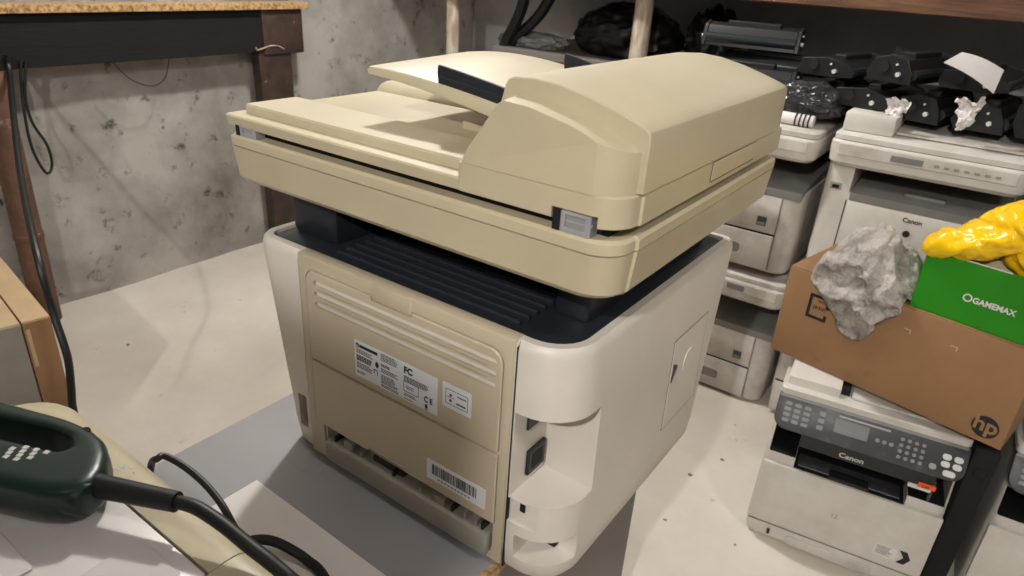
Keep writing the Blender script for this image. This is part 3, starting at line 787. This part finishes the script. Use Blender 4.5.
# ------------------------------------------------------------------ compact printer with the grey button panel
def compact(name, label, loc, rz):
    Wd, Dp = .395, .37
    th = thing(name, label, 'printer', loc, rz)
    def o_(i, y0=0): return rrect(i, y0+i, Wd-i, Dp-i, (.03, .03, .02, .02), 6)
    b = MB().stack([(.003, o_(.010, -.004)), (.012, o_(.003, -.004)), (.05, o_(0, -.003)), (.20, o_(.002)), (.262, o_(.004)), (.318, o_(.005, .010)), (.345, o_(.006, .02)), (.40, o_(.006, .04))]).build('body', WHITE_P, th)
    cut(b, MB().box(.012, -.03, .258, .383, .27, .322))
    cut(b, MB().box(.072, -.03, .232, .310, .27, .27))
    MB().box(.013, .262, .2335, .382, .269, .3215).build('slot_back', BLACKM, th)
    MB().box(.0735, .001, .2325, .3085, .262, .2345).build('output_tray', BLACKP, th)
    MB().box(.0125, .003, .2585, .0715, .262, .2600).build('slot_ledge', BLACKP, th)
    MB().box(.3105, .003, .2585, .3825, .262, .2600).build('slot_ledge', BLACKP, th)
    MB().box(.150, -.002, .2345, .235, .03, .2440, .004, 2).build('tray_grip', BLACKP, th)
    MB().box(.080, .010, .2345, .300, .06, .2385, .002, 1).build('tray_step', DGREY, th)
    MB().box(.345, .002, .2600, .352, .06, .315, .002, 1).build('slot_rib', DGREY, th)
    # front cover and drawer
    MB().prism([(.005, -.0060), (.05, -.0065), (.05, .004), (.005, .004)], 'x', .014, .381, .001, 1).build('paper_drawer', WHITE_P, th)
    MB().prism(rrect(.10, .014, .295, .036, .011, 5), 'y', -.0078, .0, .001, 1).build('drawer_grip', WHITE_D, th)
    MB().box(.006, -.0045, .0505, .389, .002, .0530).build('drawer_gap', MGREY, th)
    MB().box(.006, -.0055, .0545, .389, .004, .2310, .003, 2).build('front_cover', WHITE_P, th)
    MB().box(.055, -.0072, .022, .062, -.004, .038, .001, 1).build('level_window', INK, th)
    text('12', .016, GREYP, th, FM(.178, -.0058, .137), 'embossed_mark')
    # sticker with arrow
    st = MB().box(.285, -.0062, .080, .330, -.0052, .112).build('sticker', PAPERW, th)
    B_ = MB()
    for k in range(8): B_.box(.288, -.0066, .085+.0033*k, .288+random.uniform(.02, .036), -.0061, .0862+.0033*k)
    o = B_.build('sticker_print', PRINTG, st); o['kind'] = 'stuff'
    MB().prism([(.334, .078), (.350, .078), (.360, .096), (.350, .114), (.334, .114), (.346, .096)], 'y', -.0064, -.0052).build('arrow_mark', INK, st)
    # black lip under the panel and the panel
    MB().prism([(-.004, .298), (-.011, .336), (.06, .336), (.06, .298)], 'x', .070, .345, .002, 1).build('panel_lip', BLACKP, th)
    text('Canon', .0195, WHITE_P, th, FM(.155, -.0068, .3070, 100.4), bold=.0004)
    pm = Matrix.Translation((0, -.012, .336)) @ Matrix.Rotation(math.radians(57), 4, 'X')
    pn = MB().prism(rrect(.002, .0, .393, .083, (.03, .03, .006, .006), 6), 'z', -.012, 0, .002, 2, M=pm).build('control_panel', DGREY, th)
    def key(x0, y0, x1, y1, m, nm='button', h=.0022, r=.002):
        return MB().prism(rrect(x0, y0, x1, y1, min(r, (x1-x0)*.48, (y1-y0)*.48), 4), 'z', -.001, h, 0, 1, M=pm).build(nm, m, pn)
    key(.004, .074, .388, .081, MGREY, 'panel_strip', .0008)
    for i in range(3):
        for j in range(4): key(.020+.021*i, .018+.013*j, .034+.021*i, .026+.013*j, MGREY)
    key(.130, .028, .200, .060, mat('lcd', (76, 78, 76), .4, .05, 10), 'display', .0012)
    key(.135, .064, .240, .068, GREYP, 'display_caption', .0008, .001)
    for i in range(3):
        key(.095, .022+.016*i, .108, .032+.016*i, MGREY)
    for i in range(4):
        for j in range(4): key(.262+.014*i, .014+.013*j, .270+.014*i, .022+.013*j, MGREY, r=.004)
    for i in range(3): key(.215+.014*i, .034, .224+.014*i, .043, MGREY, r=.004)
    for (x, y, w) in ((.345, .042, .017), (.367, .042, .017), (.345, .026, .017), (.367, .026, .017), (.352, .008, .024), (.325, .014, .014)):
        key(x, y, x+w, y+.013, STEEL if w > .015 else GREYP, r=.006)
    os_ = MB().box(.318, -.0092, .2935, .352, -.0042, .3050, .0, 1, M=Matrix.Translation((0, 0, .004))).build('orange_sticker', ORANGE, th)
    text('230', .010, INK, os_, FM(.325, -.0096, .2985), 'sticker_number')
    MB().box(.300, -.0082, .2900, .345, -.0040, .2990, .0, 1).build('corner_trim', WHITE_P, th)
    # scanner and document feeder
    def s_o(i): return rrect(.002+i, .032+i, Wd-.002-i, Dp-i, (.012, .012, .012, .012), 4)
    MB().stack([(.398, s_o(.006)), (.402, s_o(.006)), (.404, s_o(0)), (.418, s_o(0)), (.421, s_o(.003))]).build('scanner_lid', WHITE_P, th)
    MB().stack([(.3985, s_o(.001)), (.4035, s_o(.001))]).build('lid_gap', BLACKM, th)
    fd = MB().prism([(.050, .4205), (.055, .440), (.075, .4470), (.33, .4470), (.34, .4205)], 'x', .012, .125, .003, 2).build('document_feeder', WHITE_P, th)
    MB().box(.1255, .070, .4212, .145, .33, .4380).build('feeder_slot', BLACKM, th)
    MB().prism([(.060, .4225), (.060, .4285), (.33, .4460), (.33, .4400)], 'x', .150, .365, .001, 1).build('feeder_tray', WHITE_P, th)
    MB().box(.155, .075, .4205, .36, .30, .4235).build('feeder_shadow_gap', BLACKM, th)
    for (x, y) in ((.03, .03), (.36, .03), (.03, .34), (.36, .34)):
        MB().cyl((x, y, 0), (x, y, .005), .012, 10).build('foot', RUBBER, th)
    return th
compact('compact_printer', 'white compact printer with grey button panel under the brown box', (.05, .932, 0), math.radians(7.7))
q2 = gz(1003, 470, .37)
compact('compact_printer', 'white compact printer with grey button panel, cut off beside the other one', (q2.x+.012, q2.y+.0, 0), math.radians(4))

bkc = thing('shade_filler', 'added black case wedged upright between the two compact printers', 'case', (.05, .932, 0), math.radians(7.7))  # added black block, stands in for the shade in this gap
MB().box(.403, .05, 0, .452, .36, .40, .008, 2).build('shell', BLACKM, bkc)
MB().box(.415, .046, .33, .440, .0505, .35, .002, 1).build('filler_stub', BLACKM, bkc)
# ------------------------------------------------------------------ boxes on top
HA = math.radians(-12.13)
hb_ = thing('brown_box', 'long brown cardboard shipping box resting on the compact printer', 'box', (-.02, 1.074, .4480), HA)
L, Dd, Hh = .505, .30, .222
MB().box(0, 0, 0, L, Dd, Hh, .0025, 2).build('carton', CARD, hb_)
MB().box(.0, .003, Hh, L, Dd/2-.0012, Hh+.003, .001, 1).build('top_flap', CARD, hb_)
MB().box(.0, Dd/2+.0012, Hh, L, Dd-.003, Hh+.003, .001, 1).build('top_flap', CARD, hb_)
lg = MB().cyl((.467, -.0006, .036), (.467, .001, .036), .0245, 36).build('emblem', INK, hb_)
text('hp', .044, CARD, lg, FM(.4450, -.0009, .0265) @ Matrix.Shear('XY', 4, (.28, 0)), 'emblem_letters', bold=.001)
# square printed mark, upside down
B_ = MB()
sq = (.062, .118, .110, .178)
w = .007
B_.box(sq[0], -.0006, sq[1], sq[2], .001, sq[1]+w); 
B_.box(sq[0], -.0006, sq[1]+w, sq[0]+w, .001, sq[3]-w); B_.box(sq[0], -.0006, sq[3]-w, sq[2], .001, sq[3])
B_.box(sq[2]-w, -.0006, sq[1]+w, sq[2], .001, sq[1]+.016); B_.box(sq[2]-w, -.0006, sq[1]+.032, sq[2], .001, sq[3]-w)
bmesh.ops.remove_doubles(B_.bm, verts=B_.bm.verts, dist=1e-5)
o = B_.build('square_mark', INK, hb_); o['kind'] = 'stuff'
text('intel', .017, INK, hb_, FM(.104, -.0006, .152, 90, 0, 180), 'mark_lettering')
text('inside', .009, INK, hb_, FM(.102, -.0006, .166, 90, 0, 180), 'mark_lettering')
for x in (.27, .36):
    MB().box(x, -.0005, .175, x+.014, .0005, .178).build('crease_mark', CARD_L, hb_); MB().box(x+.011, -.0005, .168, x+.014, .0005, .175).build('crease_mark', CARD_L, hb_)

def hp(u, d, z): # point in the brown box frame -> world
    c, s = math.cos(HA), math.sin(HA)
    return Vector((-.02+u*c-d*s, 1.074+u*s+d*c, .448+z))
gb = thing('green_box', 'open bright green product box with white lettering on the brown box', 'box', hp(.262, .008, Hh+.0032), HA)
gw, gd, gh = .30, .24, .128
w = .003
gcx = MB().box(0, 0, 0, gw, gd, gh, .001, 1).build('carton', GREENC, gb)
cut(gcx, MB().box(w, w, w, gw-w, gd-w, gh+.05))
MB().box(w+.0003, w+.0003, w+.0003, gw-w-.0003, w+.0013, gh-.001).build('inner_lining', CARD_L, gb)
MB().box(.001, -.001, gh-.0008, .15, .0015, gh+.0012).build('worn_edge', PAPERW, gb)
text('GAMEMAX', .0165, PAPERW, gb, FM(.104, -.0006, .0495), bold=.0006, sx=.92)
rg = MB()
n = 28
rg.loft([[(.0945+math.cos(2*PI*k/n)*r, y, .056+math.sin(2*PI*k/n)*r) for k in range(n)] for (r, y) in ((.0085, .0005), (.0085, -.0006), (.0056, -.0006), (.0056, .0005))], cap=False)
rg.build('ring_logo', PAPERW, gb)
ic = thing('cream_insert', 'cream cardboard insert sticking out of the green box', 'cardboard', hp(.275, .02, Hh+.012), HA)
MB().box(.0, .0, .0, .14, .010, .128, .001, 1, M=Matrix.Rotation(math.radians(-12), 4, 'X')).build('panel', CREAM, ic)
MB().box(.02, .012, .0, .12, .05, .11, .001, 1).build('block', BLACKP, ic)

# yellow plastic bag over the green box
def blob(name, m, parts, vox, folds, seed, label, cat):
    bm = bmesh.new()
    for (c, r, R_) in parts:
        M = Matrix.Translation(c) @ R_ @ Matrix.Diagonal((*r, 1))
        bmesh.ops.create_icosphere(bm, subdivisions=4, radius=1, matrix=M)
    me = bpy.data.meshes.new(name); bm.to_mesh(me); bm.free()
    o = bpy.data.objects.new(name, me); col.objects.link(o)
    md = o.modifiers.new('r', 'REMESH'); md.mode = 'VOXEL'; md.voxel_size = vox
    md = o.modifiers.new('s', 'SMOOTH'); md.iterations = 4
    bake(o); me = o.data; me.materials.clear(); me.materials.append(m)
    sd = Vector((seed, seed*.6, -seed))
    P_ = [(v.co.copy(), v.normal.copy()) for v in me.vertices]
    for v, (p, n_) in zip(me.vertices, P_):
        w = Vector((noise.noise(p*7+sd), noise.noise(p*7-sd), noise.noise(p*7+sd*2)))*.05
        d_ = 0
        for (amp, fr) in folds:
            ds = noise.voronoi((p+w)*fr+sd)[0]
            d_ += amp*(.45-min(1, (ds[1]-ds[0])*1.1))
        v.co = p+n_*d_
    me.polygons.foreach_set('use_smooth', [True]*len(me.polygons)); me.update()
    return tag(o, label, cat)
GT = Hh+gh
I4 = Matrix()
yb = blob('yellow_plastic_bag', YELLOW, [
    (Vector((.225, .090, .035)), (.155, .105, .075), I4),
    (Vector((.060, .022, .030)), (.085, .045, .020), Matrix.Rotation(math.radians(-24), 4, 'Y')),
    (Vector((.125, .050, .066)), (.080, .060, .026), Matrix.Rotation(math.radians(-14), 4, 'Y')),
    (Vector((.250, -.008, .010)), (.105, .030, .052), Matrix.Rotation(math.radians(22), 4, 'Y')),
    (Vector((.180, .11, .098)), (.075, .060, .028), I4)], .0036, ((.020, 13), (.011, 27), (.004, 60)), 4.3,
    'crumpled glossy yellow plastic bag heaped over the green box', 'bag')
yb.location = hp(.278, .004, GT+.012); yb.rotation_euler = (0, 0, HA); yb.scale = (1.12, 1.1, 1.22)
bc = MB()
x = 0
while x < .03:
    w = random.choice((.0010, .0016)); bc.box(x, 0, 0, x+w, .0006, .016); x += w+random.choice((.001, .0016))
o = bc.build('barcode', INK, yb); o.location = (.20, .055, .118); o.rotation_euler = (math.radians(-35), 0, 0); o['kind'] = 'stuff'

# grey rag draped over the box edge
def rag(a, b):
    # a across (0..1), b from back (0) to the hanging tip (1)
    sd = Vector((2.2, 5.1, .3))
    s_ = 2*a-1
    width = .074+.024*math.sin(PI*min(1, b*1.1))+.014*noise.noise(Vector((b*4, 1, 2)))
    cx = .158
    if b > .5:
        k = (b-.5)/.5
        width *= 1-.42*k**1.6
        cx += .020*k
    else:
        width *= 1+.18*(.5-b)*2
        cx += .012*(.5-b)*2
    u = cx+s_*width*(1+.12*noise.noise(Vector((b*6, s_*2, 3))))
    dome = max(0, 1-s_*s_)**.6
    hz = .118*math.sin(PI*min(1, b/.62+.02))*dome*(1-.35*max(0, s_))
    if b < .5:
        d = .165-.178*(b/.5); z = Hh+.006+max(0, hz)
    else:
        k = (b-.5)/.5
        h0 = .118*math.sin(PI*(.5/.62+.02))*dome*(1-.35*max(0, s_))
        d = -.013-.020*math.sin(PI*min(1, k*1.1))*dome
        z = Hh+.006+h0*max(0, 1-2.2*k)-(.115+.02*noise.noise(Vector((s_*2, 8, 1))))*k*(.5+.5*dome)
    q = Vector((u*13, d*13, z*13))
    w1 = noise.noise(q+sd); w2 = noise.noise(q*2.1+sd); w3 = noise.noise(q*4.6+sd)
    dz = .042*(.32-abs(w1))+.024*(.3-abs(w2))+.004*(.3-abs(w3))*2
    if b < .5: z = max(z+dz, Hh+.0045); d += .016*w2; u += .010*w1
    else: d -= max(-.006, dz); u += .008*w2
    if z < Hh+.004: d = min(d, -.003)
    return hp(u, d, z)
tag(MB().grid(rag, 130, 130, .0010).build('grey_rag', CLOTH, sharp=70), 'crumpled dirty grey rag hanging over the edge of the brown box', 'rag')

# ------------------------------------------------------------------ toner cartridges piled on the copiers
def cartridge(kind, Lc=.30):
    """local: length along x, origin at the middle of the base"""
    th = thing('toner_cartridge', None, None)
    h = Lc/2
    if kind == 0:      # wedge body with an exposed drum
        prof_ = [(-.05, .0), (.055, .0), (.065, .02), (.05, .055), (.01, .068), (-.03, .06), (-.045, .03)]
        dy, dz, dr = -.045, .024, .015
    elif kind == 1:    # tall hopper
        prof_ = [(-.04, .0), (.045, .0), (.06, .03), (.058, .075), (.02, .088), (-.02, .07), (-.05, .045), (-.055, .015)]
        dy, dz, dr = -.052, .028, .014
    else:              # flat two-part
        prof_ = [(-.075, .006), (-.03, .0), (.07, .0), (.078, .015), (.07, .042), (.0, .05), (-.06, .036), (-.078, .02)]
        dy, dz, dr = -.070, .018, .013
    MB().prism(prof_, 'x', -h+.012, h-.012, .002, 1).build('housing', BLACKP, th)
    big = [(y*1.06, z*1.05+.0) for y, z in prof_]
    for sx in (-1, 1):
        x0, x1 = (-h, -h+.012) if sx < 0 else (h-.012, h)
        e = MB().prism(big, 'x', x0, x1, .0015, 1).build('end_plate', BLACKP, th)
        xx = -h if sx < 0 else h
        MB().cyl((xx, dy*.4, dz), (xx+sx*.008, dy*.4, dz), .006, 10).build('pin', STEEL, e)
        MB().cyl((xx, dy*-.5, dz*1.6), (xx+sx*.006, dy*-.5, dz*1.6), .014, 16).build('gear', BLACKM, e)
        MB().cyl((xx, dy*.2, dz*2.0), (xx+sx*.005, dy*.2, dz*2.0), .003, 8).build('screw', STEEL, e)
    MB().cyl((-h+.012, dy, dz), (h-.012, dy, dz), dr, 16).build('drum', DRUM, th)
    MB().box(-h*.55, -.02, prof_[3][1]-.006, h*.55, .015, max(z for _, z in prof_)+.008, .003, 1).build('grip_rail', BLACKP, th)
    MB().box(-h*.8, prof_[1][0]-.004, .012, h*.7, prof_[1][0]+.014, .03, .002, 1).build('shutter', DGREY, th)
    return th
protos = [cartridge(0), cartridge(1), cartridge(2, .33)]
used = [False]*3
GRP = 'toner cartridges piled on the printers'
def put(kind, loc, rz, rx=0, ry=0, label=None):
    o = protos[kind] if not used[kind] else copy_tree(protos[kind])
    used[kind] = True
    o.location = loc; o.rotation_euler = (math.radians(rx), math.radians(ry), math.radians(rz))
    return tag(o, label, 'cartridge', GRP)
Z0 = .926            # lid of the left copier stack is .905, of the tall printer .92
ZT = .9205
def sp(u, v, y): return gy(u, v, y)
PL = [
 # kind, x, y, z, rz, ry, label ; first the heap on the left copier stack
 (2, -.360, 1.650, .9062, 3, 0, 'flat black toner cartridge lying lowest, just behind the white ribbed roll'),
 (1, -.345, 1.795, .9062, -3, 0, 'tall black toner cartridge in the bottom layer of the left heap'),
 (0, -.340, 1.925, .9062, 3, 0, 'black toner cartridge at the back of the left heap, against the rack'),
 (0, -.395, 1.665, .9720, 5, 0, 'black toner cartridge with tiny pale screws on the front of the left heap'),
 (2, -.365, 1.845, 1.0100, -4, 0, 'flat black toner cartridge bridging the top of the left heap'),
 (0, -.445, 1.820, 1.0740, 8, 0, 'black toner cartridge crowning the left heap'),
 (1, -.128, 1.800, .9280, 84, 0, 'tall black toner cartridge wedged between the two copier tops'),
 (2, -.135, 1.810, 1.0340, 78, 0, 'flat black toner cartridge lying across the wedged one'),
 # on the tall printer
 (2, -.022, 1.750, .9725, 82, 0, 'flat black toner cartridge on the white feeder box'),
 (0, .128, 1.750, .9560, 78, 0, 'black toner cartridge on the feeder tray, next to the feeder box'),
 (0, .258, 1.745, .9560, 83, 0, 'black toner cartridge on the feeder tray under the white card'),
 (1, .392, 1.740, .9560, 80, 0, 'tall black toner cartridge at the far end of the feeder tray'),
 (0, .050, 1.735, 1.0460, 74, 0, 'black toner cartridge with a long dark roller beside the upright flap'),
 (2, .218, 1.800, 1.0460, 82, 0, 'flat black toner cartridge holding up the white card'),
 (1, .395, 1.720, 1.0640, 76, 0, 'tall black toner cartridge on top of the heap beside the white card'),
]
for (k, x, y, z, rz, ry, lb) in PL: put(k, (x, y, z), rz, 0, ry, lb)
# upright flap piece
fp = thing('plastic_flap', 'upright black plastic flap standing on a cartridge', 'cartridge part', (-.045, 1.86, 1.032))
MB().box(-.008, 0, .002, .045, .012, .088, .003, 1, M=Matrix.Rotation(math.radians(14), 4, 'Y')).build('flap', BLACKP, fp)
MB().cyl((-.018, -.008, .0), (-.018, -.008, .045), .006, 10).build('peg', GREYP, fp)
# white card lying tilted on the heap
A, Bq, Cq, Dq = gy(944, 62, 1.50), gy(962, 52, 1.62), gy(1004, 70, 1.62), gy(994, 93, 1.50)
def card(a_, b_):
    p = (A*(1-a_)+Dq*a_)*(1-b_)+(Bq*(1-a_)+Cq*a_)*b_
    p.z += .006*math.sin(PI*a_)
    return p
tag(MB().grid(card, 10, 8, .002).build('white_card', PAPERW), 'plain white card tilted on top of the cartridge heap', 'card')
# torn white plastic scraps
def scrap(nm, pix, y, r, lb, seed, stretch):
    pts = [gy(u, v, y+.01*math.sin(i*2.1)) for i, (u, v) in enumerate(pix)]
    def f(a_, b_):
        k = a_*(len(pts)-1); i = min(int(k), len(pts)-2); fr = k-i
        p = pts[i]*(1-fr)+pts[i+1]*fr
        w_ = r*(.45+.55*math.sin(PI*min(1, a_*1.1+.05)))*(1+.5*noise.noise(Vector((a_*5, seed, 1))))
        o_ = Vector((stretch[0], stretch[1], stretch[2]))*((b_-.5)*2*w_)
        n_ = noise.noise(Vector((a_*6, b_*5, seed)))
        return p+o_+Vector((.010*n_, -.014*abs(n_), .010*noise.noise(Vector((a_*7, b_*7, seed+3)))))
    return tag(MB().grid(f, 26, 14).build(nm, PAPERW, sharp=60), lb, 'plastic scrap')
scrap('torn_plastic', [(892, 98), (897, 106), (893, 116), (887, 122)], 1.545, .022, 'torn white plastic strip hanging off the end-on cartridge by the feeder', 2, (.9, 0, .3))
scrap('torn_plastic', [(903, 100), (908, 107), (900, 113), (894, 112)], 1.545, .010, 'small curl of torn white plastic beside the strip', 6, (.4, 0, .9))
scrap('torn_plastic', [(962, 98), (968, 108), (966, 122), (958, 130)], 1.535, .022, 'torn white plastic bag scrap under the white card', 9, (.95, 0, .2))
scrap('torn_plastic', [(982, 98), (980, 108), (972, 115), (962, 124)], 1.53, .010, 'thin twisted white plastic scrap beside the larger torn one', 12, (.5, 0, .8))
# crumpled grey film and the white ribbed roll on the left stack
p = gy(797, 85, 1.66)
crumple('crumpled_film', CLEARB, (p.x+.05, 1.60, .930), (.085, .05, .045), .35, 1.5, 11, 'crumpled shiny grey plastic film among the cartridges', 'film', flat=.2)
p = gy(803, 97, 1.545)
rr_ = thing('ribbed_roll', 'white ribbed plastic roll lying in front of the cartridges', 'roll', (p.x, 1.545, .9055))
MB().cyl((-.055, 0, .017), (.045, .0, .017), .017, 18, bevel=.003).build('core', PAPERW, rr_)
for k in range(4): MB().cyl((-.005+.012*k, 0, .017), (-.001+.012*k, 0, .017), .0195, 18).build('rib', BLACKP, rr_)
# bits of debris on the floor
for k, (u, v) in enumerate([(668, 392), (735, 425), (690, 475), (712, 500), (735, 545), (168, 330), (128, 345), (215, 350), (665, 520), (240, 300), (722, 460)]):
    p = gz(u, v, 0); r_ = random.uniform(.003, .006)
    crumple('concrete_crumb', CONC if k % 2 else GREYCARD, (p.x, p.y, 0), (r_, r_*.8, r_*.5), .5, 1.5, 20+k, 'small crumb of debris on the concrete floor', 'debris', sub=2, flat=.4, group='crumbs on the floor')
